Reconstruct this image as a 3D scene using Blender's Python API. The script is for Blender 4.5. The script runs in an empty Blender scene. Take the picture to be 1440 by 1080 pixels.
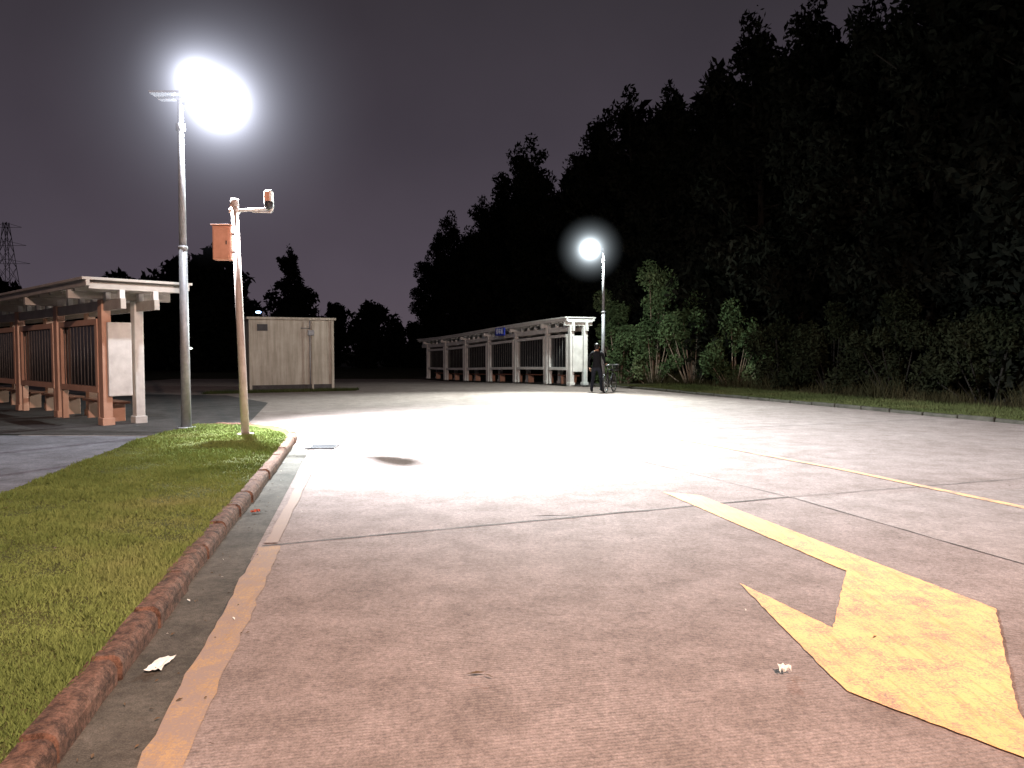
import bpy, bmesh, math, random
import numpy as np
from mathutils import Vector, Matrix
random.seed(7); rng=np.random.default_rng(7)
scene=bpy.context.scene
COL=scene.collection
scene.view_settings.view_transform='Standard'
scene.view_settings.look='None'
scene.view_settings.exposure=0
GLARE=True  # switches the glowing volumes that imitate lamp glare

# ---------------------------------------------------------------- materials
def new_mat(name):
    m=bpy.data.materials.new(name); m.use_nodes=True
    nt=m.node_tree; b=nt.nodes['Principled BSDF']
    return m,nt,b
def N(nt,t,**kw):
    n=nt.nodes.new(t)
    for k,v in kw.items():
        if k.startswith('i_'):
            n.inputs[k[2:].replace('_',' ')].default_value=v
        else: setattr(n,k,v)
    return n
def noise(nt,scale,detail=6,rough=.6,coord='Object',vec=None):
    n=N(nt,'ShaderNodeTexNoise'); n.inputs['Scale'].default_value=scale
    n.inputs['Detail'].default_value=detail; n.inputs['Roughness'].default_value=rough
    if vec is None:
        tc=N(nt,'ShaderNodeTexCoord'); vec=tc.outputs[coord]
    nt.links.new(vec,n.inputs['Vector']); return n
def ramp(nt,src,stops):
    r=N(nt,'ShaderNodeValToRGB'); e=r.color_ramp.elements
    while len(e)<len(stops): e.new(.5)
    for i,(p,c) in enumerate(stops):
        e[i].position=p; e[i].color=(*c,1)
    nt.links.new(src,r.inputs[0]); return r
def mix(nt,fac,a,b,mode='MIX'):
    m=N(nt,'ShaderNodeMix'); m.data_type='RGBA'; m.blend_type=mode
    for s,i in ((fac,0),(a,6),(b,7)):
        if isinstance(s,(int,float)): m.inputs[i].default_value=s
        elif isinstance(s,tuple): m.inputs[i].default_value=(*s,1)
        else: nt.links.new(s,m.inputs[i])
    return m.outputs[2]
def bump(nt,b,src,strength=.3,dist=.01):
    bp=N(nt,'ShaderNodeBump'); bp.inputs['Strength'].default_value=strength
    bp.inputs['Distance'].default_value=dist
    nt.links.new(src,bp.inputs['Height']); nt.links.new(bp.outputs[0],b.inputs['Normal'])
def simple(name,c1,c2,scale=6,rough=.7,metal=0,bmp=.15,spec=.3):
    m,nt,b=new_mat(name)
    n=noise(nt,scale); r=ramp(nt,n.outputs[0],[(.3,c1),(.7,c2)])
    nt.links.new(r.outputs[0],b.inputs['Base Color'])
    b.inputs['Roughness'].default_value=rough; b.inputs['Metallic'].default_value=metal
    b.inputs['Specular IOR Level'].default_value=spec
    n2=noise(nt,scale*8,4); bump(nt,b,n2.outputs[0],bmp,.01)
    return m
def emis(name,c,s):
    m,nt,b=new_mat(name)
    b.inputs['Base Color'].default_value=(.8,.8,.8,1)
    b.inputs['Emission Color'].default_value=(*c,1); b.inputs['Emission Strength'].default_value=s
    return m

def road_mat(name,c1,c2,grooves=True,stain=.6):
    m,nt,b=new_mat(name)
    tc=N(nt,'ShaderNodeTexCoord'); V=tc.outputs['Object']
    n1=noise(nt,.45,6,.65,vec=V); n2=noise(nt,2.6,8,.72,vec=V); n3=noise(nt,120,2,.7,vec=V)
    n4=noise(nt,28,5,.75,vec=V)
    base=ramp(nt,n1.outputs[0],[(.3,c1),(.68,c2)]).outputs[0]
    st=ramp(nt,n2.outputs[0],[(.34,(stain,stain*.97,stain*.93)),(.62,(1,1,1))]).outputs[0]
    base=mix(nt,.85,base,st,'MULTIPLY')
    g=ramp(nt,n3.outputs[0],[(.3,(.5,.5,.5)),(.7,(1.0,1.0,1.0))]).outputs[0]
    base=mix(nt,.9,base,g,'MULTIPLY')
    g4=ramp(nt,n4.outputs[0],[(.3,(.56,.56,.56)),(.6,(1.0,1.0,1.0))]).outputs[0]
    base=mix(nt,.9,base,g4,'MULTIPLY')
    hgt=mix(nt,.5,n3.outputs[0],n4.outputs[0])
    if grooves:
        mp=N(nt,'ShaderNodeMapping'); mp.inputs['Rotation'].default_value=(0,0,math.radians(-11))
        nt.links.new(V,mp.inputs['Vector'])
        w=N(nt,'ShaderNodeTexWave'); w.bands_direction='Y'; w.inputs['Scale'].default_value=13
        w.inputs['Distortion'].default_value=2.2; w.inputs['Detail'].default_value=4; w.inputs['Detail Scale'].default_value=1.6
        nt.links.new(mp.outputs[0],w.inputs['Vector'])
        wr=ramp(nt,w.outputs[1],[(.05,(.74,.74,.74)),(.6,(1,1,1))]).outputs[0]
        gf=ramp(nt,n1.outputs[0],[(.4,(.25,.25,.25)),(.6,(.95,.95,.95))]).outputs[0]
        base=mix(nt,gf,base,mix(nt,1.,base,wr,'MULTIPLY'))
        hgt=mix(nt,.22,hgt,w.outputs[1])
    nt.links.new(base,b.inputs['Base Color'])
    b.inputs['Roughness'].default_value=.9
    b.inputs['Specular IOR Level'].default_value=.12
    bump(nt,b,hgt,.4,.012)
    return m

M_road=road_mat('road_concrete',(.29,.23,.21),(.43,.355,.33))
M_road2=road_mat('road_concrete_pale',(.33,.275,.255),(.46,.39,.365))
M_gut=road_mat('gutter_concrete',(.085,.08,.065),(.19,.17,.145),False,.4)
M_path=road_mat('path_paving',(.19,.18,.205),(.30,.29,.335),False,.5)
M_side=road_mat('dark_paving',(.08,.07,.07),(.13,.115,.115),False,.5)
M_seam=simple('seam_tar',(.02,.018,.016),(.06,.05,.045),20,.9)
M_soil=simple('ground_soil',(.02,.022,.012),(.05,.045,.028),1.2,.95,spec=.05)

def paint_mat(name,c,wear=.35):
    m,nt,b=new_mat(name)
    tc=N(nt,'ShaderNodeTexCoord'); V=tc.outputs['Object']
    n1=noise(nt,5,10,.8,vec=V); n2=noise(nt,70,5,.75,vec=V); n3=noise(nt,1.3,4,vec=V)
    mp=N(nt,'ShaderNodeMapping'); mp.inputs['Scale'].default_value=(22,1.6,1); mp.inputs['Rotation'].default_value=(0,0,.2); nt.links.new(V,mp.inputs['Vector'])
    n5=noise(nt,1.2,4,.7,vec=mp.outputs[0])
    col=ramp(nt,n3.outputs[0],[(.3,tuple(x*.85 for x in c)),(.7,c)]).outputs[0]
    sm=ramp(nt,n5.outputs[0],[(.34,(.68,.62,.58)),(.5,(1,1,1))]).outputs[0]
    col=mix(nt,.6,col,sm,'MULTIPLY')
    f=mix(nt,.5,n1.outputs[0],n2.outputs[0])
    w=ramp(nt,f,[(wear,(1,1,1)),(wear+.10,(0,0,0))]).outputs[0]
    nt.links.new(mix(nt,w,col,(.24,.18,.15)),b.inputs['Base Color'])
    b.inputs['Roughness'].default_value=.8; b.inputs['Specular IOR Level'].default_value=.15
    bump(nt,b,n2.outputs[0],.3,.006)
    return m
M_yel=paint_mat('road_paint_yellow',(.80,.44,.19),.42)
M_yel2=paint_mat('road_paint_worn',(.38,.25,.13),.48)

def kerb_mat():
    m,nt,b=new_mat('kerb_stone')
    n1=noise(nt,2.5,8,.7); n2=noise(nt,16,10,.8); n3=noise(nt,70,4,.7)
    a=ramp(nt,n1.outputs[0],[(.3,(.15,.075,.05)),(.7,(.29,.16,.11))]).outputs[0]
    s=ramp(nt,n2.outputs[0],[(.42,(.2,.19,.17)),(.58,(1,1,1))]).outputs[0]
    a=mix(nt,.9,a,s,'MULTIPLY')
    s2=ramp(nt,n3.outputs[0],[(.35,(.5,.5,.5)),(.6,(1,1,1))]).outputs[0]
    nt.links.new(mix(nt,.8,a,s2,'MULTIPLY'),b.inputs['Base Color'])
    b.inputs['Roughness'].default_value=.85; b.inputs['Specular IOR Level'].default_value=.2; bump(nt,b,n2.outputs[0],1,.02)
    return m
M_kerb=kerb_mat()
M_kerb2=simple('kerb_grey',(.025,.023,.018),(.055,.05,.04),5,.9,spec=.1)
M_white=simple('shelter_white_paint',(.46,.44,.42),(.66,.64,.61),3,.6)
M_warmtint=simple('shelter_lamplight_tint',(.42,.24,.17),(.54,.33,.24),3,.6)  # salmon tone puts warm sodium lamplight into the post colour
M_beam=simple('shelter_beam_paint',(.30,.27,.24),(.42,.38,.34),3,.6)
M_dark=simple('dark_metal',(.02,.02,.022),(.04,.04,.045),6,.5)
M_bar=simple('shelter_bar',(.08,.07,.065),(.14,.13,.12),6,.6)
M_glass,nt,b=new_mat('board_glass')
b.inputs['Base Color'].default_value=(.02,.02,.024,1); b.inputs['Roughness'].default_value=.18
M_pole=simple('galvanised_steel',(.16,.16,.17),(.25,.25,.26),9,.55,.3,.08)
M_polewarm=simple('painted_pole',(.27,.21,.19),(.36,.29,.26),9,.6,.05,.08)
M_box=simple('orange_enamel',(.42,.20,.13),(.52,.26,.18),9,.6)
M_wood=simple('bench_wood',(.20,.08,.05),(.30,.14,.09),12,.6)

def wall_mat():
    m,nt,b=new_mat('shed_wall_render')
    tc=N(nt,'ShaderNodeTexCoord'); V=tc.outputs['Object']
    n1=noise(nt,1.2,8,.7,vec=V)
    a=ramp(nt,n1.outputs[0],[(.3,(.32,.28,.23)),(.7,(.45,.40,.34))]).outputs[0]
    mp=N(nt,'ShaderNodeMapping'); mp.inputs['Scale'].default_value=(5,5,.35); nt.links.new(V,mp.inputs['Vector'])
    n2=noise(nt,1.5,6,.7,vec=mp.outputs[0])
    s=ramp(nt,n2.outputs[0],[(.38,(.5,.47,.42)),(.6,(1,1,1))]).outputs[0]
    nt.links.new(mix(nt,.6,a,s,'MULTIPLY'),b.inputs['Base Color'])
    b.inputs['Roughness'].default_value=.85; n3=noise(nt,40,4,vec=V); bump(nt,b,n3.outputs[0],.3,.01)
    return m
M_wall=wall_mat()

def leaf_mat(name,c1,c2,c3):
    m,nt,b=new_mat(name)
    n1=noise(nt,.5,3,.6,'Object')
    a=ramp(nt,n1.outputs[0],[(.3,c1),(.55,c2),(.75,c3)]).outputs[0]
    nt.links.new(a,b.inputs['Base Color'])
    b.inputs['Roughness'].default_value=1; b.inputs['Specular IOR Level'].default_value=0
    return m
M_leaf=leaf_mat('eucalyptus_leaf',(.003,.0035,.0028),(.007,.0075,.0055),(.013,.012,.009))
M_shrub_lit=leaf_mat('shrub_leaf_lit',(.025,.04,.018),(.07,.10,.045),(.14,.15,.08))  # shrubs by the far lamp: lamplight put into the leaf colour
M_shrub_unlit=leaf_mat('shrub_leaf_unlit',(.006,.0075,.004),(.014,.015,.008),(.024,.022,.012))  # darker copy of the shrub leaf, for shrubs away from the lamp
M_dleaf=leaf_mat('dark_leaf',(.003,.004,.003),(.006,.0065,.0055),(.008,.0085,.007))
M_grass=leaf_mat('lawn_blade',(.075,.105,.03),(.15,.19,.06),(.21,.215,.09))
M_vgrass=leaf_mat('verge_blade',(.03,.038,.014),(.055,.062,.024),(.08,.072,.032))
M_reed=leaf_mat('dry_weed',(.014,.014,.007),(.028,.024,.012),(.045,.036,.02))
M_lawn=simple('lawn_soil',(.045,.05,.02),(.09,.095,.035),6,.95,spec=.05)
M_vsoil=simple('verge_soil',(.02,.02,.01),(.04,.036,.02),6,.95,spec=.05)
M_bark=simple('bark',(.008,.007,.006),(.02,.017,.014),4,.9,spec=.05)
M_pbark=simple('pale_bark',(.14,.11,.085),(.26,.20,.15),4,.9,spec=.05)

# ---------------------------------------------------------------- builder
class B:
    def __init__(s): s.v=[];s.f=[];s.m=[];s.mats=[];s.smooth=[]
    def mi(s,mat):
        if mat not in s.mats: s.mats.append(mat)
        return s.mats.index(mat)
    def add(s,vs,fs,mat,sm=False):
        o=len(s.v); s.v+= [tuple(v) for v in vs]; k=s.mi(mat)
        for f in fs: s.f.append(tuple(i+o for i in f)); s.m.append(k); s.smooth.append(sm)
    def box(s,c,size,mat,ax=None,bev=0.0):
        ux,uy,uz=ax if ax else (Vector((1,0,0)),Vector((0,1,0)),Vector((0,0,1)))
        bm=bmesh.new(); bmesh.ops.create_cube(bm,size=1)
        for v in bm.verts: v.co=Vector((v.co.x*size[0],v.co.y*size[1],v.co.z*size[2]))
        if bev>0: bmesh.ops.bevel(bm,geom=list(bm.edges),offset=bev,segments=2,affect='EDGES',profile=.5)
        bm.verts.index_update(); c=Vector(c)
        vs=[c+ux*v.co.x+uy*v.co.y+uz*v.co.z for v in bm.verts]
        fs=[[v.index for v in f.verts] for f in bm.faces]; bm.free()
        s.add(vs,fs,mat)
    def tube(s,p0,p1,r0,r1,mat,n=10,caps=True):
        p0=Vector(p0);p1=Vector(p1);d=(p1-p0)
        if d.length<1e-6:return
        d.normalize(); a=d.orthogonal().normalized(); b_=d.cross(a)
        vs=[]
        for p,r in((p0,r0),(p1,r1)):
            for i in range(n):
                t=2*math.pi*i/n; vs.append(p+a*math.cos(t)*r+b_*math.sin(t)*r)
        fs=[(i,(i+1)%n,n+(i+1)%n,n+i) for i in range(n)]
        if caps: fs+=[tuple(range(n-1,-1,-1)),tuple(range(n,2*n))]
        s.add(vs,fs,mat,True)
    def path(s,pts,r,mat,n=8):
        for a,b_ in zip(pts[:-1],pts[1:]): s.tube(a,b_,r,r,mat,n)
    def sphere(s,c,r,mat,seg=14,sc=(1,1,1)):
        vs=[];fs=[];rings=seg//2+1
        for j in range(rings+1):
            ph=math.pi*j/rings
            for i in range(seg):
                t=2*math.pi*i/seg
                vs.append((c[0]+r*sc[0]*math.sin(ph)*math.cos(t),c[1]+r*sc[1]*math.sin(ph)*math.sin(t),c[2]+r*sc[2]*math.cos(ph)))
        for j in range(rings):
            for i in range(seg): fs.append((j*seg+i,(j+1)*seg+i,(j+1)*seg+(i+1)%seg,j*seg+(i+1)%seg))
        s.add(vs,fs,mat,True)
    def torus(s,c,R,r,nrm,mat,seg=36,n=8):
        nrm=Vector(nrm).normalized(); a=nrm.orthogonal().normalized(); b_=nrm.cross(a); c=Vector(c)
        vs=[];fs=[]
        for i in range(seg):
            t=2*math.pi*i/seg; d=a*math.cos(t)+b_*math.sin(t)
            for j in range(n):
                p=2*math.pi*j/n; vs.append(c+d*(R+r*math.cos(p))+nrm*r*math.sin(p))
        for i in range(seg):
            for j in range(n):
                fs.append((i*n+j,((i+1)%seg)*n+j,((i+1)%seg)*n+(j+1)%n,i*n+(j+1)%n))
        s.add(vs,fs,mat,True)
    def obj(s,name,parent=None,loc=None):
        me=bpy.data.meshes.new(name); me.from_pydata(s.v,[],s.f)
        for m in s.mats: me.materials.append(m)
        me.polygons.foreach_set('material_index',s.m); me.polygons.foreach_set('use_smooth',s.smooth)
        me.update(); o=bpy.data.objects.new(name,me); COL.objects.link(o)
        if parent: o.parent=parent
        if loc: o.location=loc
        return o
def empty(name,loc=(0,0,0),rz=0):
    e=bpy.data.objects.new(name,None); e.location=loc; e.rotation_euler=(0,0,rz); e.empty_display_size=.3
    COL.objects.link(e); return e

def gz(y):
    t=min(1,max(0,(y-31)/19)); t=t*t*(3-2*t); return -.42*t
def sheet(name,poly,dz,mat,parent=None):
    bm=bmesh.new(); vs=[bm.verts.new((x,y,0)) for x,y in poly]; bm.faces.new(vs)
    ymin=min(p[1] for p in poly); ymax=max(p[1] for p in poly)
    for k in range(31,52):
        if ymin<k<ymax:
            g=list(bm.verts)+list(bm.edges)+list(bm.faces)
            bmesh.ops.bisect_plane(bm,geom=g,plane_co=(0,k,0),plane_no=(0,1,0))
    bmesh.ops.triangulate(bm,faces=list(bm.faces))
    for v in bm.verts: v.co.z=gz(v.co.y)+dz
    for f in bm.faces:
        f.normal_update()
        if f.normal.z<0: f.normal_flip()
    me=bpy.data.meshes.new(name); bm.to_mesh(me); bm.free(); me.materials.append(mat)
    o=bpy.data.objects.new(name,me); COL.objects.link(o)
    if parent: o.parent=parent
    return o
def strip_poly(pts,w,jit=0):
    L=[];R=[]
    for i,p in enumerate(pts):
        a=Vector(pts[max(0,i-1)]); b_=Vector(pts[min(len(pts)-1,i+1)]); d=(b_-a).normalized(); n=Vector((-d.y,d.x))
        p=Vector(p); wl=w/2*(1+random.uniform(-jit,jit)); wr=w/2*(1+random.uniform(-jit,jit))
        L.append(tuple(p+n*wl)); R.append(tuple(p-n*wr))
    return L+R[::-1]
def subdiv(pts,step,jit=0):
    out=[]
    for a,b_ in zip(pts[:-1],pts[1:]):
        a=Vector(a);b_=Vector(b_); n=max(1,int((b_-a).length/step)); d=(b_-a).normalized(); nn=Vector((-d.y,d.x))
        for i in range(n):
            p=a+(b_-a)*(i/n); 
            out.append(tuple(p+nn*random.uniform(-jit,jit)))
    out.append(tuple(pts[-1])); return out

# ---------------------------------------------------------------- ground, road
sheet('ground',[(-400,-60),(400,-60),(400,500),(-400,500)],0,M_soil)
def rx(y): return 10.5-.412*(y-15.7)
road_pts=[(-8,-8),(rx(-8),-8),(rx(30.8),30.8),(3.3,31.3),(2.2,31.8),(-6.0,50),(-22,50),(-22,22),(-9,16)]
ROAD=sheet('road',road_pts,.005,M_road)
def kx(y): return -1.17-.19*y
sheet('slab',[(2.95,8.0),(rx(9)-.4,9.8),(rx(-6)-.4,-6),(7.0,-6),(3.71,5.5)],.008,M_road2,ROAD)
sheet('gutter',[(kx(-6)-.05,-6),(kx(-6)+.33,-6),(kx(6.0)+.30,6.0),(kx(11.8)+.28,11.8),(kx(12.2)-.05,12.2)],.008,M_gut,ROAD)
sheet('path',[(-2.5,-6),(-20,-6),(-20,14.2),(-6.0,13.6),(-6.02,12.4),(-5.14,7.63)],.010,M_path)
sheet('pavement',[(-5.6,16.4),(-6.3,13.75),(-20,14.35),(-30,30),(-12,26),(-9.5,25.5),(-7,22)],.014,M_side)
def seam(pts,w=.02,j=.012):
    p=subdiv(pts,.25,j); sheet('joint',strip_poly(p,w,.5),.0105,M_seam,ROAD)
seam([(-1.98,6.02),(2.92,8.02)],.022)
seam([(1.2,11.9),(2.92,8.02),(3.71,5.5),(4.6,2.0)],.012,.006)
seam([(-2.9,12.2),(4.3,15.0),(9.5,17.0)],.02)
seam([(2.92,8.02),(9.5,10.4)],.012)
seam([(kx(5.6)+.31,5.6),(kx(-4)+.33,-4)],.010,.004)
yl=subdiv([(-.45,-2),(-1.317,2.8),(-1.907,5.99)],.12,.006)
sheet('road_marking',strip_poly(yl,.17,.10),.013,M_yel2)
yl=subdiv([(-1.93,6.1),(-2.63,9.92),(-3.2,12.9)],.3,.006)
sheet('road_marking',strip_poly(yl,.10,.15),.013,paint_mat('road_paint_faded',(.34,.26,.17),.53))
yl=subdiv([(2.2,15.0),(2.76,13.5),(4.29,9.78),(5.03,7.46),(6.0,4.2)],.3,.005)
sheet('road_marking',strip_poly(yl,.11,.10),.013,paint_mat('road_paint_line',(.70,.40,.19),.44))
arrow=[(1.64,8.29),(2.0,8.09),(2.90,4.54),(2.19,3.26),(1.997,2.80),(1.522,3.43),(1.514,4.02),(1.514,5.04),(1.792,4.22),(2.343,5.32)]
ar=[]
for i,p in enumerate(arrow):
    q=arrow[(i+1)%len(arrow)]; ar+=subdiv([p,q],.05,.005)[:-1]
sheet('road_arrow_marking',ar,.013,M_yel)

# ---------------------------------------------------------------- kerb + island
def kerb(name,pts,mat,w=.14,h=.13,seg=.72,base=0,side=1):
    bl=B()
    P=[Vector(p) for p in pts]; L=[0]
    for a,b_ in zip(P[:-1],P[1:]): L.append(L[-1]+(b_-a).length)
    def at(s):
        for i in range(len(P)-1):
            if s<=L[i+1] or i==len(P)-2:
                return P[i]+(P[i+1]-P[i])*((s-L[i])/(L[i+1]-L[i]))
    prof=[(0,-.05),(0,h*.62),(.012,h*.85),(.035,h*.98),(.06,h),(w-.01,h-.004),(w,h-.02),(w,-.05)]
    s=0
    while s<L[-1]-.05:
        e=min(s+seg*random.uniform(.9,1.06),L[-1]); a=at(s+.012); b_=at(e-.012); d=(b_-a).normalized(); n=Vector((-d.y,d.x))*side
        off=random.uniform(-.013,.013); dh=random.uniform(-.014,.009)
        vs=[];k=len(prof); ln=(b_-a).length; cuts=[(0,.016),(.014,0)]+[(ln*i/6,random.uniform(0,.008)) for i in range(1,6)]+[(ln-.014,0),(ln,.018)]
        for t,sh in cuts:
            c=a+d*t
            for (x,z) in prof:
                xx=x+off+(sh if x<.05 else 0); zz=z+dh-(sh if z>.05 else 0)+(random.uniform(-.002,.002) if z>.05 else 0)
                q=c+n*xx; vs.append((q.x,q.y,zz+base+gz(q.y)))
        fs=[]; R=len(cuts)
        for r in range(R-1):
            for j in range(k-1): fs.append((r*k+j,r*k+j+1,(r+1)*k+j+1,(r+1)*k+j) if side>0 else ((r+1)*k+j,(r+1)*k+j+1,r*k+j+1,r*k+j))
        fs.append(tuple(range(k))); fs.append(tuple(range(R*k-1,(R-1)*k-1,-1)))
        bl.add(vs,fs,mat); s=e
    return bl.obj(name)
tip=[(-3.64,12.9),(-3.82,13.6),(-4.15,14.2),(-4.6,14.65),(-5.15,14.9),(-5.8,14.95),(-6.2,14.7)]
face=[(kx(-4),-4),(kx(12.3),12.3)]+tip
kerb('kerb',face,M_kerb)
isl=[(kx(-4)-.13,-4),(kx(12.3)-.13,12.3)]+[(-3.77,12.95),(-3.95,13.55),(-4.25,14.1),(-4.65,14.5),(-5.17,14.77),(-5.75,14.82),(-6.08,14.6),(-6.05,12.5),(-5.14,7.63),(-2.95,-4)]
bm=bmesh.new(); top=[bm.verts.new((x,y,.105)) for x,y in isl]; bot=[bm.verts.new((x,y,-.02)) for x,y in isl]
bm.faces.new(top)
for i in range(len(isl)):
    j=(i+1)%len(isl); bm.faces.new((top[j],top[i],bot[i],bot[j]))
me=bpy.data.meshes.new('lawn'); bm.to_mesh(me); bm.free(); me.materials.append(M_lawn)
lawn=bpy.data.objects.new('lawn',me); COL.objects.link(lawn)

def blades(name,xs,ys,zs,h,w,mat,lean=.5,parent=None):
    n=len(xs); ang=rng.uniform(0,2*np.pi,n); la=rng.uniform(0,2*np.pi,n); le=rng.uniform(0,lean,n)*h
    dx=np.cos(ang)*w/2; dy=np.sin(ang)*w/2
    V=np.zeros((n,3,3)); 
    V[:,0]=np.stack([xs-dx,ys-dy,zs],1); V[:,1]=np.stack([xs+dx,ys+dy,zs],1)
    V[:,2]=np.stack([xs+np.cos(la)*le,ys+np.sin(la)*le,zs+h],1)
    me=bpy.data.meshes.new(name); me.vertices.add(n*3); me.vertices.foreach_set('co',V.ravel())
    me.loops.add(n*3); me.loops.foreach_set('vertex_index',np.arange(n*3)); me.polygons.add(n)
    me.polygons.foreach_set('loop_start',np.arange(0,n*3,3)); me.update(calc_edges=True); me.validate()
    me.materials.append(mat); o=bpy.data.objects.new(name,me); COL.objects.link(o)
    if parent: o.parent=parent
    return o
n=230000
y=1.6*np.exp(rng.uniform(0,math.log(14.6/1.6),n)); left=-3.71-.187*y; right=-1.17-.19*y-.12
right=np.where(y>12.6,np.minimum(right,-3.75-(y-12.6)**1.6*.45),right)
left=np.where(y>12.5,-6.03,left)
x=left+(right-left)*rng.uniform(0,1,n)
patch=np.clip(np.sin(x*3.1+np.sin(y*2.3))*np.sin(y*2.7+x)*.5+.5+.35*np.sin(x*9+y*7)*np.sin(y*11),0,1)
hh=rng.uniform(.012,.036,n)*(.4+1.3*patch)
blades('grass_blades',x,y,np.full(n,.104),hh,rng.uniform(.004,.008,n)*(1+y*.12),M_grass,1.1,lawn)

def off(y,d): return (rx(y)+.925*d, y+.381*d)
kerb('kerb',[(rx(-6),-6),(rx(30.8),30.8),(3.3,31.3)],M_kerb2,.12,.10,.9,0,-1)
vg=sheet('verge',[off(-6,.14),off(30.8,.14),(3.45,31.5),(4.2,34),off(31,3.2),off(-6,3.0)],.07,M_vsoil)
n=60000; yy=rng.uniform(9,31,n); dd=.1+rng.uniform(0,1,n)**1.3*3
blades('verge_grass',rx(yy)+.925*dd,yy+.381*dd,np.full(n,.06),rng.uniform(.03,.08,n)*(.7+dd*.3),rng.uniform(.012,.03,n),M_vgrass,.9,vg)
n=9000; xx=rng.uniform(-10.6,-5.8,n); yy=27.2+(xx+9.6)*.47+rng.uniform(-.6,.2,n)
blades('grass_tuft',xx,yy,np.full(n,0),rng.uniform(.03,.14,n),rng.uniform(.01,.025,n),M_vgrass,.8)

# ---------------------------------------------------------------- foliage
def leaf_arrays(centers,radii,counts,size,asp=.4,droop=.5):
    P=[]
    for c,r,k in zip(centers,radii,counts):
        d=rng.normal(0,1,(k,3)); d/=np.linalg.norm(d,axis=1)[:,None]
        rr=rng.uniform(0,1,k)**.45; P.append(np.array(c)+d*rr[:,None]*np.array(r))
    P=np.concatenate(P); n=len(P)
    a=rng.normal(0,1,(n,3)); a[:,2]-=droop; a/=np.linalg.norm(a,axis=1)[:,None]
    b_=np.cross(a,rng.normal(0,1,(n,3))); b_/=np.linalg.norm(b_,axis=1)[:,None]
    s=size*rng.uniform(.6,1.4,n)[:,None]
    V=np.stack([P-a*s,P+b_*s*asp,P+a*s,P-b_*s*asp],1)
    return V.reshape(-1,3)
def quad_mesh(name,V,trunk=None,mats=()):
    n=len(V)//4; tv=np.array(trunk.v) if trunk and trunk.v else np.zeros((0,3)); 
    allv=np.concatenate([V,tv]) if len(tv) else V
    tf=[f for f in trunk.f] if trunk else []
    idx=list(np.arange(n*4)); starts=list(np.arange(0,n*4,4)); mi=[0]*n
    o=n*4; cur=n*4
    for f in tf:
        starts.append(cur); idx+= [i+o for i in f]; cur+=len(f); mi.append(1)
    me=bpy.data.meshes.new(name); me.vertices.add(len(allv)); me.vertices.foreach_set('co',np.ascontiguousarray(allv,dtype=np.float32).ravel())
    me.loops.add(len(idx)); me.loops.foreach_set('vertex_index',np.array(idx,dtype=np.int32)); me.polygons.add(len(starts))
    me.polygons.foreach_set('loop_start',np.array(starts,dtype=np.int32))
    for m in mats: me.materials.append(m)
    me.polygons.foreach_set('material_index',np.array(mi,dtype=np.int32))
    me.update(calc_edges=True); return me
def tree_mesh(name,H,W,leaves=11000,size=.2,mat=None,clear=.12,seed=0,nl=40,taper=1.2,rs_=1.0):
    random.seed(seed)
    t=B(); p=Vector((0,0,-.2)); pts=[p]; nseg=8
    for i in range(nseg):
        p=p+Vector((random.uniform(-.22,.22),random.uniform(-.22,.22),H*.93/nseg)); pts.append(p)
    for i in range(nseg): t.tube(pts[i],pts[i+1],.20*(1-i/nseg)+.03,.20*(1-(i+1)/nseg)+.03,M_bark,8,False)
    cs=[];rs=[]
    for i in range(nl):
        f=clear+(1-clear)*((i+.5)/nl); k=min(nseg-1,int(f*nseg)); b0=pts[k].lerp(pts[k+1],f*nseg-k)
        prof=W*(.6+.4*math.sin(math.pi*min(1,f*1.0)**.9))*(1-max(0,f-.6)**1.3*taper*1.6)
        a=random.uniform(0,2*math.pi); l=prof*random.uniform(.35,1.0)
        e=b0+Vector((math.cos(a)*l,math.sin(a)*l,l*random.uniform(.1,.6)))
        if e.z>H: e.z=H-random.uniform(0,.5)
        m_=b0.lerp(e,.5)+Vector((0,0,-.12*l)); t.tube(b0,m_,.05,.035,M_bark,5,False); t.tube(m_,e,.035,.015,M_bark,5,False)
        for q,rr in((e,1.0),(m_,1.0)):
            r=rs_*rr*random.uniform(.55,1.15)*(1.15-.4*f)*W/2.8; cs.append((q.x,q.y,q.z)); rs.append((r,r,r*random.uniform(.8,1.3)))
    cs.append((pts[-1].x,pts[-1].y,H*.96)); rs.append((.5*W/2.8,.5*W/2.8,.8))
    w=np.array([r[0]**2 for r in rs]); cnt=(leaves*w/w.sum()).astype(int)+5
    V=leaf_arrays(cs,rs,cnt,size)
    return V,t,quad_mesh(name,V,t,(mat,M_bark))
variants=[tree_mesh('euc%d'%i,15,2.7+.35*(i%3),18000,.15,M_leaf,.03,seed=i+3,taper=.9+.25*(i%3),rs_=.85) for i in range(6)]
def put_tree(me,x,y,s,rz,sz=1,name='eucalyptus_tree'):
    o=bpy.data.objects.new(name,me); o.location=(x,y,gz(y)); o.scale=(s,s,s*sz); o.rotation_euler=(0,0,rz); COL.objects.link(o); return o
random.seed(11)
front=[(15.8,17.5,1.1),(15.3,20.2,1.15),(14.6,22.8,1.15),(13.6,25.4,1.02),(12.6,27.9,.95),(11.3,30.4,1.0),(10.2,33.0,1.06),(8.9,35.8,.98),(7.5,38.4,1.04),(6.2,41.5,1.02),(5.2,45.5,1.06),(3.9,50,1.06),(2.2,55,1.06),(.8,60,1.12),(-1.0,65,1.08),(-3.1,70,1.06),(-5.4,76,1.05),(-7.6,82,.98),(-9.8,88,.85)]
for i,(x,y,s) in enumerate(front):
    put_tree(variants[(i*5+i//3)%6][2],x,y,s*random.uniform(.97,1.02),random.uniform(0,6.28),random.uniform(.96,1.05))
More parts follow.
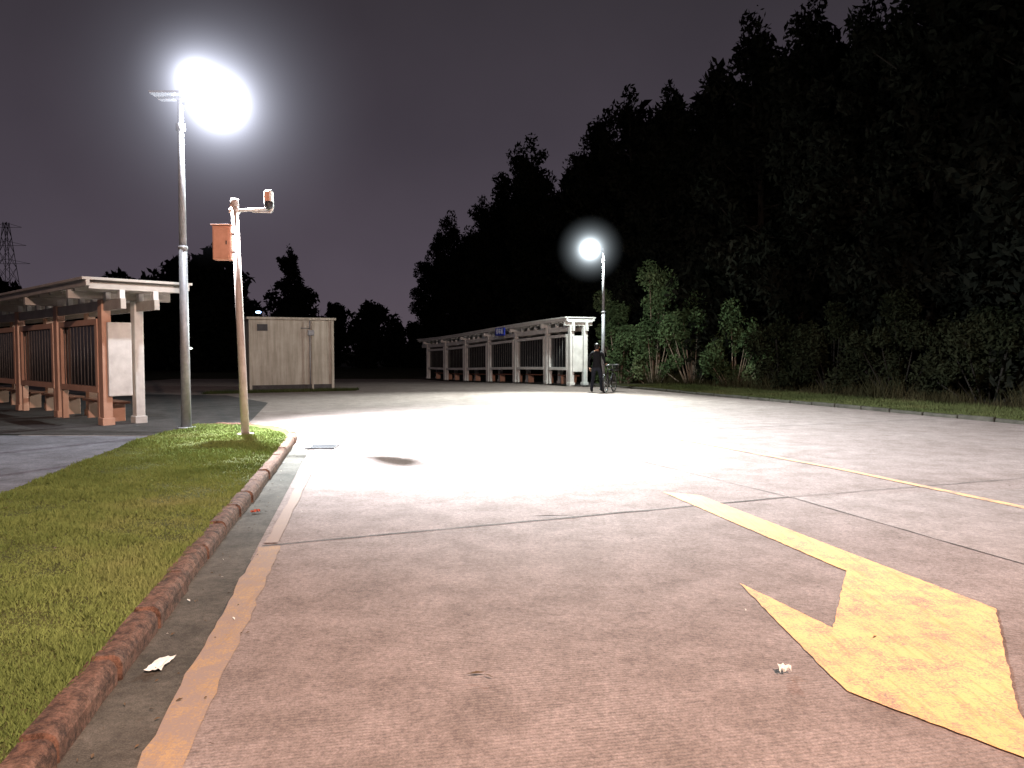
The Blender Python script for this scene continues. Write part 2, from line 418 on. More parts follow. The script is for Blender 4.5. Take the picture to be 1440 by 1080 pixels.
def mass(list_,vs,name,mat,keep=.55,en=1.5):
    out=[]
    for (x,y,s,sz) in list_:
        V=random.choice(vs)[0]; a=random.uniform(0,6.28); c,si=math.cos(a),math.sin(a)
        k=rng.random(len(V)//4)<keep; W=V.reshape(-1,4,3)[k].reshape(-1,3).copy()
        Q=W.reshape(-1,4,3); ce=Q.mean(1,keepdims=True); Q[:]=ce+(Q-ce)*en; W=Q.reshape(-1,3)
        X=W[:,0]*c-W[:,1]*si; Y=W[:,0]*si+W[:,1]*c
        out.append(np.stack([X*s+x,Y*s+y,W[:,2]*s*sz+gz(y)],1))
    me=quad_mesh(name,np.concatenate(out),None,(mat,)); o=bpy.data.objects.new(name,me); COL.objects.link(o); return o
L=[]
for row,dx in enumerate((2.6,5.5,9)):
    for (x,y,s) in front:
        L.append((x+dx+random.uniform(-.8,.8),y+dx*.5+random.uniform(-1,1),s*random.uniform(.92,1.03),1))
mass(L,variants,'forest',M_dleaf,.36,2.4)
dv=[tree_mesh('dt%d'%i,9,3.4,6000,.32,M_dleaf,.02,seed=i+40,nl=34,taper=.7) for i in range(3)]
L=[]
x=-95
while x<2:
    h=random.uniform(.66,.95)
    if x>-28: h*=.78
    if x>-14: h*=.8
    L.append((x,80+random.uniform(-6,6),h,1)); x+=random.uniform(1.6,3.0)
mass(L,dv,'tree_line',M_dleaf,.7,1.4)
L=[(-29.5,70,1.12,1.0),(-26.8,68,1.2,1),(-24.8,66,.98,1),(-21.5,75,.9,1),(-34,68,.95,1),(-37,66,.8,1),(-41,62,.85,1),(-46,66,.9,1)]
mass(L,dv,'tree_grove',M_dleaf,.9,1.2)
nv=tree_mesh('slim',12.6,1.9,9000,.22,M_dleaf,.1,seed=77,taper=.3)
put_tree(nv[2],-22.6,80,1.0,0,1.0,'poplar_tree')
def shrub(name,c,R,H,leaves,size,mat,seed,bark=None):
    random.seed(seed); cs=[];rs=[];t=B()
    for i in range(20):
        a=random.uniform(0,6.28); d=R*random.uniform(0,1.05); z=random.uniform(.12,.97)*H*(1-.45*d/R)
        cs.append((math.cos(a)*d,math.sin(a)*d,z)); r=R*random.uniform(.13,.40); rs.append((r,r,r*random.uniform(.8,1.8)))
        t.tube((math.cos(a)*d*.2,math.sin(a)*d*.2,-.1),cs[-1],.035,.012,M_bark,5,False)
    w=np.array([r[0]**2 for r in rs]); V=leaf_arrays(cs,rs,(leaves*w/w.sum()).astype(int)+4,size,.42,.3)
    me=quad_mesh(name,V,t,(mat,bark or M_bark)); o=bpy.data.objects.new(name,me); o.location=(c[0],c[1],gz(c[1])); COL.objects.link(o)
shr=[(4.9,35.0,1.3,3.6),(6.3,34.0,1.5,5.6),(7.6,32.2,1.4,4.2),(8.8,30.4,1.4,3.2),(5.6,38.5,1.6,6.4),(9.9,28.2,1.5,2.8),(11.0,26.2,1.5,3.0),(12.0,23.8,1.5,3.2),(13.2,21.2,1.5,2.8),(14.2,18.6,1.6,3.4),(3.7,42,1.5,3.0),(15.4,15.8,1.6,3.2)]
for i,(x_,y_,R,H) in enumerate(shr):
    shrub('shrub',(x_,y_),R,H,6500,.075,M_shrub_lit if i<5 else M_shrub_unlit,100+i,M_pbark if i<5 else None)  # first shrubs take the leaf colour with lamplight painted in
n=7000; yy=rng.uniform(14,34,n); cl=np.sin(yy*2.1)*np.sin(yy*.9+1)*.5+.5; dd=2.6+rng.uniform(0,1,n)*1.6
hh=rng.uniform(.15,.8,n)*(.25+cl)
blades('tall_weed',rx(yy)+.925*dd,yy+.381*dd,np.full(n,0),hh,rng.uniform(.015,.035,n),M_reed,.8)

# ---------------------------------------------------------------- shelters
def shelter(name,P0,d,posts,Hs,base,ov=(1.0,1.0),near_side=-1,lamplit=(),beam=None,barm=None,W=.95,bsp=.2,br=.011,split0=False):
    root=empty(name); d=Vector((d[0],d[1],0)).normalized(); n=Vector((-d.y,d.x,0))
    up=Vector((0,0,1)); P0=Vector((P0[0],P0[1],0)); L=posts[-1]; beam=beam or M_white; barm=barm or M_pole
    def pt(s,w,z): 
        q=P0+d*s+n*w; return Vector((q.x,q.y,z+gz(q.y)*base-(s*Hs[1]) if z>2 else z+gz(q.y)*base))
    H=Hs[0]
    def seg(b,s0,s1,w,z,sz,mat):
        a=pt(s0,w,z); c=pt(s1,w,z); ax=(c-a).normalized(); ln=(c-a).length
        b.box((a+c)/2,(ln,sz[0],sz[1]),mat,(ax,n,ax.cross(n)),.004)
    fr=B(); wt=M_white
    for i,s in enumerate(posts):
        for w in(-.32,.32):
            mat=M_warmtint if (i in lamplit or (i==0 and split0 and w*near_side>0)) else wt  # listed posts, and one of the first pair, get the painted-in lamplight
            a=pt(s,w,0); top=pt(s,w,H-.30).z; 
            fr.box((a.x,a.y,(a.z+top)/2),(.21,.18,top-a.z),mat,(d,n,up),.01)
            fr.box((a.x,a.y,a.z+.08),(.26,.24,.16),mat,(d,n,up),.01)
        c=pt(s,0,H-.21); fr.box(c,(.12,2.1*W,.17),beam,(d,n,up),.008)
    fr.obj('posts',root)
    bm_=B()
    for a,b_ in zip([-ov[0]]+list(posts),list(posts)+[L+ov[1]]):
        for w in(-.32,.32): seg(bm_,a,b_,w,H-.42,(.10,.2),beam)
        for w in(-W,W): seg(bm_,a,b_,w,H-.05,(.07,.12),beam)
    s=-ov[0]+.1
    while s<L+ov[1]:
        c=pt(s,0,H-.10); bm_.box(c,(.09,2*W-.06,.12),beam,(d,n,up),.005); 
        for w in(-.32,.32):
            c=pt(s,w,H-.24); bm_.box(c,(.12,.10,.17),wt,(d,n,up),.004)
        s+=.72
    bm_.obj('beams',root)
    rf=B()
    for a,b_ in zip([-ov[0]]+list(posts),list(posts)+[L+ov[1]]): seg(rf,a,b_,0,H+.03,(2*W+.2,.05),beam)
    rf.obj('roof',root)
    bd=B()
    for i in range(len(posts)-1):
        s0=posts[i]+.22; s1=posts[i+1]-.22
        fm=M_warmtint if (i in lamplit or (split0 and i==0)) else wt
        w=near_side*.32
        for z in(.72,2.12): seg(bd,s0,s1,w,z,(.16,.12),fm)
        for s in(s0+.05,s1-.05):
            bd.box(pt(s,w,.78)+Vector((0,0,.65)),(.12,.158,1.3),fm,(d,n,up),.005)
            bd.box(pt(s,w,.33),(.09,.12,.68),fm,(d,n,up),.005)
        a=pt(s0+.1,w*.9,1.42); c=pt(s1-.1,w*.9,1.42); ax=(c-a).normalized()
        bd.box((a+c)/2,((c-a).length,.03,1.28),M_glass,(ax,n,ax.cross(n)))
        s=s0+.2
        while s<s1-.15:
            a=pt(s,w+near_side*.05,.78); bd.tube(a,(a.x,a.y,a.z+1.28),br,br,barm,6); s+=bsp
        a=pt(s0+.2,-near_side*.15,.42); c=pt(s1-.2,-near_side*.15,.42); ax=(c-a).normalized()
        bd.box((a+c)/2,((c-a).length,.34,.05),M_wood,(ax,n,ax.cross(n)),.01)
        for s in(s0+.45,s1-.45):
            a=pt(s,-near_side*.15,.2); bd.box(a,(.08,.28,.39),M_warmtint,(d,n,up),.008)
    bd.obj('notice_boards',root)
    ep=B()
    ep.box(pt(-.15,near_side*.1,1.35),(.09,.46,1.5),wt,(d,n,up),.015)
    ep.obj('end_panel',root)
    return root,pt,d,n
r1,pt1,d1,n1=shelter('notice_shelter',(-8.05,15.85),(-6.77,6.2),[0,2.7,5.6,8.5,11.4],(2.85,.012),1,near_side=1,lamplit=(1,2,3,4),beam=M_beam,barm=M_bar,split0=True)  # pergola corridor of notice boards
r2,pt2,d2,n2=shelter('notice_shelter',(2.75,32.1),(-7.9,18),[0,2.2,5.6,9.1,12.6,16.1,19.7],(2.82,.013),1,ov=(.25,1.2),near_side=1,barm=M_bar,W=.62,bsp=.26,br=.009)
sheet('pavement',[(2.5,31.65),(3.5,31.2),(5.2,33.0),(-3.0,52),(-6.6,51.2)],.05,M_side)
sg=B(); c=pt2(6.6,.74,2.60); ax=(d2,n2,Vector((0,0,1)))
sg.box(c,(1.15,.05,.38),simple('sign_blue',(.01,.03,.35),(.015,.05,.5),3,.4),ax,.01)
so=sg.obj('blue_sign')
try:
    cu=bpy.data.curves.new('lettering','FONT'); cu.body='停车区'; cu.size=.3; cu.extrude=.004; cu.align_x='CENTER'; cu.align_y='CENTER'
    to=bpy.data.objects.new('lettering',cu); COL.objects.link(to)
    zx=-d2; R=Matrix((( zx.x,0,n2.x),(zx.y,0,n2.y),(0,1,0))).to_4x4()
    to.matrix_world=Matrix.Translation(c+n2*.03)@R; cu.materials.append(simple('sign_letters',(.7,.75,.8),(.8,.8,.85),3,.5)); to.parent=so
except Exception as e: print(e)

# ---------------------------------------------------------------- utility shed
shed=empty('utility_shed',(-8.07,28.25,0),math.atan2(1.3,2.75))
w,dp,h=3.05,2.3,2.62
b_=B(); b_.box((0,dp/2,h/2),(w,dp,h),M_wall,bev=.01); b_.obj('walls',shed)
b_=B(); b_.box((0,dp/2,h+.045),(w+.14,dp+.14,.09),M_wall,bev=.012); b_.obj('roof',shed)
b_=B(); b_.box((.72,-.03,h/2),(.07,.07,h-.02),M_wall,bev=.01); b_.box((w/2-.06,-.02,h/2),(.1,.06,h-.02),M_wall,bev=.01)
b_.box((-w/2+.05,-.02,h/2),(.09,.06,h-.02),M_wall,bev=.01); b_.box((0,-.012,.12),(w+.05,.05,.24),M_side,bev=.01); b_.obj('pilasters',shed)
b_=B(); b_.box((.66,-.09,2.15),(.22,.1,.2),M_pole,bev=.01); b_.tube((.62,-.1,2.05),(.62,-.1,.1),.018,.018,M_pole); b_.tube((.62,-.1,2.3),(.62,-.1,2.6),.018,.018,M_pole)
b_.tube((.3,-.06,2.32),(.62,-.06,2.32),.012,.012,M_pole); b_.obj('meter_box',shed)
b_=B(); b_.box((-1.05,-.004,2.33),(.36,.05,.24),M_dark,bev=.005)
for i in range(4): b_.box((-1.05,-.04,2.25+.05*i),(.36,.02,.02),M_dark)
b_.obj('vent',shed)

# ---------------------------------------------------------------- street lamps
M_led=emis('led_panel',(.85,.93,1.0),60)
def glow_mat(name,R,k,col,P):  # self-glowing volume imitating lamp glare, scatters nothing
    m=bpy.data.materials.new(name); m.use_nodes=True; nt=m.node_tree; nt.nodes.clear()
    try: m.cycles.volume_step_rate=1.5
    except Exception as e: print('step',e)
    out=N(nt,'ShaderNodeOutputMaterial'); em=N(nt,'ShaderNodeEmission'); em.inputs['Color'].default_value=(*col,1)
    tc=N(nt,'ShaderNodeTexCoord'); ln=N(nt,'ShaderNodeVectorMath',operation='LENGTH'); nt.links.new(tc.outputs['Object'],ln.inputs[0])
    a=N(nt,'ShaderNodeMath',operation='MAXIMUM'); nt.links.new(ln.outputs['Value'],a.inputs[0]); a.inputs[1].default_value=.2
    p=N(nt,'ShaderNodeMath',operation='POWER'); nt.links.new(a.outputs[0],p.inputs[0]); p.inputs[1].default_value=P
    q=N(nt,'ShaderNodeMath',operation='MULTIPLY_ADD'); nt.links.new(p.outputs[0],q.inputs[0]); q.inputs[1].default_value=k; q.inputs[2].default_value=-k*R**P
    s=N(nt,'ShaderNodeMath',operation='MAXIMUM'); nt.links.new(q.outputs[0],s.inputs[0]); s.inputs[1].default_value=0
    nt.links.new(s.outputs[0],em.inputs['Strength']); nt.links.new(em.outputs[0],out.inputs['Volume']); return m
def add_light(name,kind,loc,P,col,parent,target=None,size=150,blend=.6,rad=.12):
    l=bpy.data.lights.new(name,kind); l.energy=P; l.color=col; l.shadow_soft_size=rad
    if kind=='SPOT': l.spot_size=math.radians(size); l.spot_blend=blend
    o=bpy.data.objects.new(name,l); COL.objects.link(o); o.location=loc
    if target is not None: o.rotation_euler=(Vector(target)-Vector(loc)).to_track_quat('-Z','Y').to_euler()
    if parent: o.parent=parent
    return o
def street_lamp(base,Hp,heads,target,P,glow,col=(.86,.93,1.0),r0=.088,panel=True,gcol=(.80,.84,1.0),size=135,spill=.06,expo=-3.4):
    bx,by,bz=base; root=empty('street_lamp')
    p=B(); p.tube((bx,by,bz),(bx,by,bz+Hp*.55),r0,r0*.8,M_pole,16); p.tube((bx,by,bz+Hp*.55),(bx,by,bz+Hp),r0*.74,r0*.58,M_pole,16)
    p.tube((bx,by,bz),(bx,by,bz+.03),r0*1.9,r0*1.9,M_pole,16); p.tube((bx,by,bz+Hp*.55-.03),(bx,by,bz+Hp*.55+.03),r0*.95,r0*.95,M_pole,16)
    p.tube((bx,by,bz+Hp*.9),(bx,by,bz+Hp*.9+.12),r0*.95,r0*.95,M_pole,14)
    p.obj('pole',root)
    a=B(); hp=B(); led=B()
    for i,hd in enumerate(heads):
        hd=Vector(hd); st=Vector((bx,by,bz+Hp-.12+.1*i)); a.tube(st,hd,.03,.025,M_pole,8)
        dr=(Vector(target)-hd).normalized(); sx=dr.cross(Vector((0,0,1))).normalized(); sy=sx.cross(dr)
        s=.46 if i==0 else .3
        hp.box(hd,(s,s*.75,.09),M_pole,(sx,sy,dr),.02)
        for k in range(7): hp.box(hd-dr*.07+sx*(k-3)*s*.12,(.012,s*.6,.06),M_pole,(sx,sy,dr))
        led.box(hd+dr*.052,(s*.86,s*.6,.012),M_led,(sx,sy,dr))
    if panel: a.box((bx-.18,by,bz+Hp+.02),(.55,.5,.04),M_pole,bev=.005); a.box((bx,by,bz+Hp-.02),(.1,.1,.1),M_pole,bev=.005)
    a.obj('arm',root); hp.obj('housing',root); led.obj('led',root)
    h0=Vector(heads[0]); dr=(Vector(target)-h0).normalized()
    add_light('flood','SPOT',h0+dr*.12,P,col,root,target,size,1.0,.09)
    add_light('spill','POINT',h0+dr*.16+Vector((0,0,-.05)),P*spill,col,root,rad=.1)
    if GLARE:
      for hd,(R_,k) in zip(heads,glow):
        g=B(); g.sphere((0,0,0),R_,M_pole,32); g.mats=[glow_mat('lamp_glare',R_,k,gcol,expo)]  # added glow ball around each lamp head, stands in for glare
        g.obj('glare_volume',root,tuple(hd))
    return root
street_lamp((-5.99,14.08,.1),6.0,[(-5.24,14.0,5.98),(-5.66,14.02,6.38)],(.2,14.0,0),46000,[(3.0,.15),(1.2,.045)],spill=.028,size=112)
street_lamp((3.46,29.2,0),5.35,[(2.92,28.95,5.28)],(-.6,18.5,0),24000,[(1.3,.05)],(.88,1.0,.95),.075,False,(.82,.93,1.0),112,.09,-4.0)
rl=empty('street_lamp'); p=B(); p.tube((4.5,-5,0),(4.5,-5,8.5),.1,.06,M_pole,14); p.tube((4.5,-5,8.4),(3.2,-4.2,8.8),.035,.03,M_pole,8)
p.box((3.0,-4.1,8.8),(.6,.3,.14),M_pole,bev=.03); p.box((3.0,-4.1,8.72),(.45,.2,.02),emis('sodium',(1,.55,.25),30)); p.obj('pole',rl)
add_light('sodium','SPOT',(3.0,-4.1,8.6),17000,(1,.69,.56),rl,(0,6,0),125,1.0,.15)

# ---------------------------------------------------------------- CCTV / speaker pole
root=empty('surveillance_pole')
p=B(); bx,by=-4.53,13.0; tp=Vector((-4.66,13.02,3.98))
p.tube((bx,by,.08),tp,.068,.058,M_polewarm,14); p.tube((bx,by,.1),(bx,by,.13),.14,.14,M_polewarm,14)
p.tube(tp-Vector((0,0,.03)),tp+Vector((0,0,.1)),.075,.06,M_polewarm,12); p.obj('pole',root)
p=B(); a0=tp+Vector((0,0,-.1)); a1=a0+Vector((.62,-.02,.03)); p.tube(a0,a1,.028,.026,M_white,8)
p.tube(a0-Vector((.08,0,0)),a0+Vector((.08,0,0)),.05,.05,M_white,8); p.tube(a0+Vector((.3,0,-.02)),a1+Vector((0,0,-.06)),.012,.012,M_white,6); p.obj('arm',root)
p=B(); c=a1+Vector((-.03,-.02,.16)); p.tube(a1-Vector((0,0,.05)),a1+Vector((0,0,.06)),.03,.05,M_white,10)
p.box(c,(.13,.17,.28),M_white,bev=.03); p.sphere(c+Vector((.01,-.03,-.1)),.08,M_dark,14); p.box(c+Vector((0,-.1,.03)),(.09,.03,.16),M_box,bev=.01); p.obj('camera_head',root)
p=B(); c=Vector((-4.84,12.98,3.33)); p.box(c,(.30,.2,.56),M_box,bev=.015); p.box(c+Vector((0,-.105,0)),(.25,.02,.5),M_box,bev=.006)
p.box(c+Vector((.17,0,.15)),(.06,.06,.04),M_pole); p.box(c+Vector((.17,0,-.15)),(.06,.06,.04),M_pole); p.box(c+Vector((0,0,.295)),(.34,.24,.02),M_box,bev=.004)
p.box(c+Vector((.09,-.12,0)),(.015,.02,.06),M_dark); p.obj('cabinet',root)

b_=B(); 
for i in range(7): b_.box((-3.15+.055*i*.98,12.05+.01*i,.022),(.025,.42,.012),M_dark)
b_.box((-2.98,11.83,.024),(.46,.03,.014),M_dark); b_.box((-2.98,12.28,.024),(.46,.03,.014),M_dark); b_.box((-2.98,12.05,.016),(.42,.4,.004),M_seam)
b_.obj('storm_drain')

# ---------------------------------------------------------------- litter
M_paper=simple('paper',(.55,.55,.5),(.7,.7,.66),8,.8)
def crumple(name,x,y,z,sx,sy,mat,seed,hz=.02,n=7):
    random.seed(seed); vs=[];fs=[]
    for j in range(n):
        for i in range(n):
            vs.append((x+sx*(i/(n-1)-.5)+random.uniform(-1,1)*sx*.03,y+sy*(j/(n-1)-.5)+sx*.3*(i/(n-1))+random.uniform(-1,1)*sy*.03,z+random.uniform(0,hz)))
    for j in range(n-1):
        for i in range(n-1): fs.append((j*n+i,j*n+i+1,(j+1)*n+i+1,(j+1)*n+i))
    b_=B(); b_.add(vs,fs,mat); return b_.obj(name)
crumple('paper_scrap',-1.73,3.70,.020,.075,.17,M_paper,1,.012)
crumple('paper_scrap',1.31,3.62,.020,.06,.045,M_paper,2,.035)
crumple('paper_scrap',-2.43,7.2,.020,.07,.05,simple('red_wrapper',(.3,.05,.03),(.4,.1,.05)),4,.03)
lf=B(); random.seed(5)
M_dry=simple('dry_leaf',(.05,.035,.02),(.12,.08,.045),20,.9)
def leaf(x,y,z,l,a,mat,wd=None):
    c=Vector((x,y,z)); d=Vector((math.cos(a),math.sin(a),0)); n_=Vector((-d.y,d.x,0)); w=wd or l*random.uniform(.12,.25)
    lf.add([c-d*l/2,c+n_*w+Vector((0,0,.008)),c+d*l/2+Vector((0,0,.006)),c-n_*w+Vector((0,0,.004))],[(0,1,2,3)],mat)
for i in range(120):
    y=2.2*math.exp(random.uniform(0,2.0)); k=random.random()
    if k<.75: x=kx(y)+abs(random.gauss(0,.2))+.04
    else: x=random.uniform(kx(y),rx(y)*.8)
    leaf(x,y,.018,random.uniform(.012,.04),random.uniform(0,6.28),M_dry if random.random()<.85 else M_paper)
for i in range(50):
    y=2.0*math.exp(random.uniform(0,1.9)); x=kx(y)-.3-random.uniform(0,2.0); leaf(x,y,.135,random.uniform(.02,.05),random.uniform(0,6.28),M_dry)
leaf(-.17,3.60,.020,.10,.1,M_dry,.008); leaf(-.11,3.57,.020,.06,2.6,M_dry,.007); leaf(.35,7.05,.020,.42,.05,M_seam,.012); leaf(.55,7.02,.020,.18,2.9,M_seam,.012)
lf.obj('fallen_leaves')

# ---------------------------------------------------------------- pylon, distant lamps
M_far=simple('distant_steel',(.022,.019,.024),(.03,.026,.032),2,.9,spec=.05)
b_=B(); X,Y,Hh=-98,150,26
def leg(f): return 2.6*(1-f)+.35*f
for k in range(9):
    f0,f1=k/9,(k+1)/9; a=leg(f0);c=leg(f1); z0,z1=f0*Hh,f1*Hh
    C0=[(X+sx*a,Y+sy*a,z0) for sx,sy in((-1,-1),(1,-1),(1,1),(-1,1))]; C1=[(X+sx*c,Y+sy*c,z1) for sx,sy in((-1,-1),(1,-1),(1,1),(-1,1))]
    for i in range(4):
        j=(i+1)%4; b_.tube(C0[i],C1[i],.06,.06,M_far,4); b_.tube(C0[i],C1[j],.035,.035,M_far,4); b_.tube(C0[j],C1[i],.035,.035,M_far,4)
for z,l in((18,4.5),(21.5,3.8),(25,3)):
    for s in(-1,1): b_.tube((X,Y,z+.9),(X+s*l,Y,z),.05,.04,M_far,4); b_.tube((X,Y,z),(X+s*l,Y,z),.05,.04,M_far,4)
b_.obj('power_pylon')
def dlamp(x,y,z,col,s,r=.14):
    b_=B(); b_.tube((x,y,-.5),(x,y,z),.03,.03,M_far,6); b_.tube((x,y,z),(x+.4,y-.2,z+.1),.03,.03,M_far,6)
    b_.sphere((x+.5,y-.25,z+.08),r,emis('distant_bulb',col,s),10,(1.3,1,.6)); b_.obj('distant_lamp')
dlamp(-20.5,61,4.35,(.4,.6,1),6,.18); dlamp(-25.5,60,1.5,(.9,1,.9),3,.14)
dlamp(15.7,36,2.3,(1,.8,.6),3,.05)

# ---------------------------------------------------------------- bicycle + person
bike=empty('bicycle',(3.50,27.5,0),math.radians(-24))
M_rub=simple('tyre',(.01,.01,.01),(.02,.02,.02),20,.8); M_frame=simple('bike_frame',(.03,.03,.035),(.05,.05,.06),6,.35,.3); M_chr=simple('chrome',(.2,.2,.22),(.3,.3,.3),5,.35,.8,.02)
wh=B()
for yy in(-.52,.52):
    wh.torus((0,yy,.33),.315,.022,(1,0,0),M_rub); wh.torus((0,yy,.33),.29,.009,(1,0,0),M_chr,36,6); wh.tube((-.05,yy,.33),(.05,yy,.33),.025,.025,M_chr,8)
    for k in range(18):
        t=2*math.pi*k/18; wh.tube(((-1)**k*.03,yy,.33),(0,yy+math.cos(t)*.29,.33+math.sin(t)*.29),.0018,.0018,M_chr,3,False)
wh.obj('wheels',bike)
fr=B(); bb=(0,-.09,.30); st=(0,-.24,.80); hd=(0,.36,.82); hd2=(0,.39,.68)
for a,c in((bb,st),(bb,hd2),(st,hd),((0,-.52,.33),bb),((0,-.52,.33),st),(hd,hd2)): fr.tube(a,c,.02,.018,M_frame,8)
fr.tube(st,(0,-.27,.94),.013,.013,M_chr,8)
for s in(-.045,.045): fr.tube((s,.40,.66),(s,.52,.33),.012,.01,M_frame,6)
fr.tube(hd,(0,.34,.97),.014,.014,M_chr,8); fr.tube((-.27,.30,1.0),(0,.35,.98),.012,.012,M_chr,8); fr.tube((.27,.30,1.0),(0,.35,.98),.012,.012,M_chr,8)
for s in(-1,1): fr.tube((s*.27,.30,1.0),(s*.30,.20,1.0),.017,.017,M_rub,8)
fr.torus((.05,-.09,.30),.085,.006,(1,0,0),M_chr,24,6); fr.tube((.05,-.09,.30),(.07,.02,.18),.009,.009,M_chr,6); fr.tube((-.05,-.09,.30),(-.07,-.2,.42),.009,.009,M_chr,6)
fr.box((.12,.02,.18),(.1,.06,.02),M_rub); fr.box((-.12,-.2,.42),(.1,.06,.02),M_rub); fr.torus((0,-.52,.33),.365,.006,(1,0,0),M_frame,30,4)
fr.tube((0,-.12,.1),(-.15,-.16,.01),.008,.008,M_chr,5)
fr.obj('frame',bike)
sd=B(); sd.sphere((0,-.30,.96),.13,M_rub,14,(.75,1.05,.28)); sd.sphere((0,-.16,.955),.06,M_rub,12,(.6,1.5,.45)); sd.obj('saddle',bike)
bk=B(); bk.box((0,.62,.78),(.32,.24,.02),M_dark)
for i in range(9):
    xx=-.16+.04*i; bk.tube((xx,.5,.78),(xx,.5,1.0),.003,.003,M_dark,4); bk.tube((xx,.74,.78),(xx,.74,1.0),.003,.003,M_dark,4)
for z in(.86,.93,1.0):
    bk.path([(-.16,.5,z),(.16,.5,z),(.16,.74,z),(-.16,.74,z),(-.16,.5,z)],.004,M_dark,4)
bk.obj('basket',bike)

per=empty('person',(3.02,27.35,0),math.radians(-24))
J={'pel':((0,0,.95),(.145,.115)),'sp1':((0,.0,1.08),(.145,.11)),'sp2':((0,.01,1.28),(.170,.12)),'nk0':((0,.0,1.43),(.085,.075)),'nk1':((0,.01,1.50),(.05,.052)),
'hd0':((0,.025,1.57),(.072,.085)),'hd1':((0,.025,1.66),(.075,.092)),'hd2':((0,.015,1.71),(.05,.06)),
'shL':((-.185,0,1.40),(.072,.07)),'elL':((-.29,-.04,1.13),(.05,.05)),'wrL':((-.30,.09,.90),(.034,.038)),
'shR':((.185,.01,1.40),(.072,.07)),'elR':((.29,-.02,1.15),(.05,.05)),'wrR':((.235,.24,1.035),(.034,.038)),
'hpL':((-.105,0,.86),(.092,.10)),'knL':((-.15,.03,.49),(.068,.072)),'anL':((-.19,-.02,.09),(.05,.055)),'toL':((-.21,.15,.045),(.045,.04)),
'hpR':((.105,0,.86),(.092,.10)),'knR':((.12,.12,.50),(.068,.072)),'anR':((.13,.16,.09),(.05,.055)),'toR':((.15,.33,.045),(.045,.04))}
E=[('pel','sp1'),('sp1','sp2'),('sp2','nk0'),('nk0','nk1'),('nk1','hd0'),('hd0','hd1'),('hd1','hd2'),('nk0','shL'),('shL','elL'),('elL','wrL'),('nk0','shR'),('shR','elR'),('elR','wrR'),
('pel','hpL'),('hpL','knL'),('knL','anL'),('anL','toL'),('pel','hpR'),('hpR','knR'),('knR','anR'),('anR','toR')]
def skin_obj(name,J,E,root,parent,mat,lv=2):
    ks=list(J); me=bpy.data.meshes.new(name); me.from_pydata([J[k][0] for k in ks],[(ks.index(a),ks.index(b)) for a,b in E],[])
    o=bpy.data.objects.new(name,me); COL.objects.link(o)
    m=o.modifiers.new('skin','SKIN'); m.use_smooth_shade=True
    if not me.skin_vertices:
        bm=bmesh.new(); bm.from_mesh(me); bm.verts.layers.skin.verify(); bm.to_mesh(me); bm.free()
    for i,k in enumerate(ks):
        me.skin_vertices[0].data[i].radius=J[k][1]; me.skin_vertices[0].data[i].use_root=(k==root)
    s=o.modifiers.new('sub','SUBSURF'); s.levels=lv; s.render_levels=lv
    me.materials.append(mat); o.parent=parent; return o
m,nt,b=new_mat('clothes'); tc=N(nt,'ShaderNodeTexCoord'); sx=N(nt,'ShaderNodeSeparateXYZ'); nt.links.new(tc.outputs['Object'],sx.inputs[0])
mr=N(nt,'ShaderNodeMath',operation='DIVIDE'); nt.links.new(sx.outputs[2],mr.inputs[0]); mr.inputs[1].default_value=2
r=ramp(nt,mr.outputs[0],[(0,(.015,.015,.015)),(.045,(.018,.02,.028)),(.445,(.010,.010,.012)),(.735,(.35,.2,.14))]); r.color_ramp.interpolation='CONSTANT'
nt.links.new(r.outputs[0],b.inputs['Base Color']); b.inputs['Roughness'].default_value=.9; b.inputs['Specular IOR Level'].default_value=.1; nn=noise(nt,14,4); bump(nt,b,nn.outputs[0],.5,.02)
M_cloth=m; M_skin=simple('skin',(.32,.18,.12),(.38,.22,.16),20,.6,0,.05); M_hair=simple('hair',(.008,.007,.006),(.015,.013,.012),60,.5)
skin_obj('body',J,E,'pel',per,M_cloth)
hb=B(); hb.sphere((0,.005,1.665),.103,M_hair,18,(.86,1.0,.95)); hb.sphere((0,-.035,1.61),.078,M_hair,14,(1,.8,1.0)); hb.obj('hair',per)
fc=B(); fc.sphere((0,.118,1.61),.016,M_skin,10,(.8,1.1,1.4)); 
for s in(-1,1): fc.sphere((s*.085,.02,1.615),.025,M_skin,10,(.35,.7,1.1)); fc.sphere((s*.032,.103,1.64),.011,M_hair,8)
fc.box((0,.108,1.565),(.045,.012,.008),M_kerb,bev=.002); fc.obj('face',per)
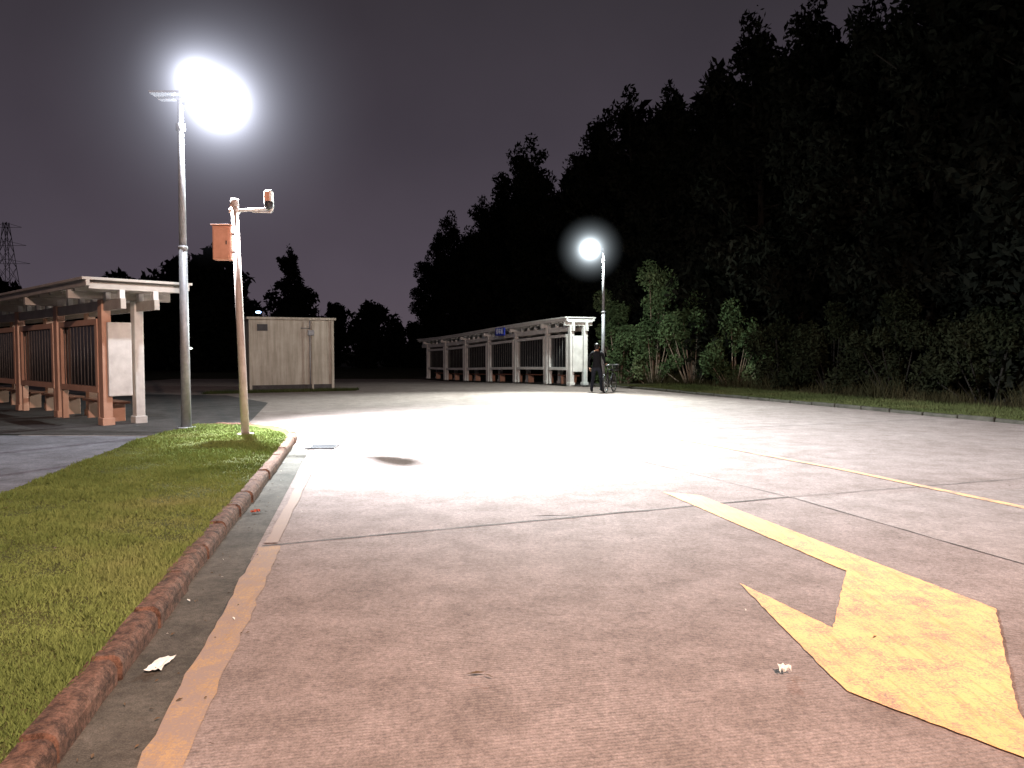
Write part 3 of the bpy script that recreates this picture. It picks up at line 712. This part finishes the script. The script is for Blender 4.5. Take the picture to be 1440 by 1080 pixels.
def hand(name,wr,dr,palm_n,curl):
    wr=Vector(wr);dr=Vector(dr).normalized();pn=Vector(palm_n).normalized();sd_=dr.cross(pn).normalized()
    JJ={'w':(tuple(wr),(.028,.022)),'p':(tuple(wr+dr*.05),(.036,.018))};EE=[('w','p')]
    for i,l in enumerate((.072,.082,.076,.060)):
        o_=wr+dr*.08+sd_*(i-1.5)*.021; d2_=dr.copy(); prev='p'; q=o_
        for k in range(3):
            key='f%d%d'%(i,k); JJ[key]=(tuple(q),(.0095-.001*k,.0095-.001*k)); EE.append((prev,key)); prev=key
            ang=curl*(k+1); d2_=(dr*math.cos(ang)+pn*math.sin(ang)); q=q+d2_*l*.45
    q=wr+dr*.03-sd_*.034
    JJ['t0']=(tuple(q),(.012,.012)); EE.append(('w','t0')); JJ['t1']=(tuple(q+(dr*.6-sd_*.6+pn*.5)*.035),(.010,.010)); EE.append(('t0','t1')); JJ['t2']=(tuple(q+(dr*1.2-sd_*.7+pn*1.2)*.045),(.008,.008)); EE.append(('t1','t2'))
    skin_obj(name,JJ,EE,'w',per,M_skin,1)
hand('left_hand',(-.30,.10,.885),(0,.25,-1),(1,0,0),.35)
hand('right_hand',(.235,.25,1.03),(.1,1,-.05),(0,0,-1),.85)

# ---------------------------------------------------------------- world
w=bpy.data.worlds.new('World'); scene.world=w; w.use_nodes=True; nt=w.node_tree; bg=nt.nodes['Background']
tc=N(nt,'ShaderNodeTexCoord'); sx=N(nt,'ShaderNodeSeparateXYZ'); nt.links.new(tc.outputs['Generated'],sx.inputs[0])
r=ramp(nt,sx.outputs[2],[(0,(.100,.080,.098)),(.10,(.082,.067,.086)),(.25,(.055,.046,.059)),(.45,(.031,.027,.033)),(1,(.018,.016,.019))])
nz=noise(nt,1.6,5,.55,'Generated'); rr=ramp(nt,nz.outputs[0],[(.3,(.80,.80,.82)),(.7,(1.15,1.13,1.13))])
nt.links.new(mix(nt,1.,r.outputs[0],rr.outputs[0],'MULTIPLY'),bg.inputs['Color']); bg.inputs['Strength'].default_value=1.0

# ---------------------------------------------------------------- camera
cd=bpy.data.cameras.new('camera'); cam=bpy.data.objects.new('camera',cd); COL.objects.link(cam)
cam.location=(0,0,1.57); cam.rotation_euler=(math.radians(90-2.65),0,0)
cd.lens=27; cd.sensor_width=36; cd.clip_end=1500; cd.clip_start=.05
scene.camera=cam
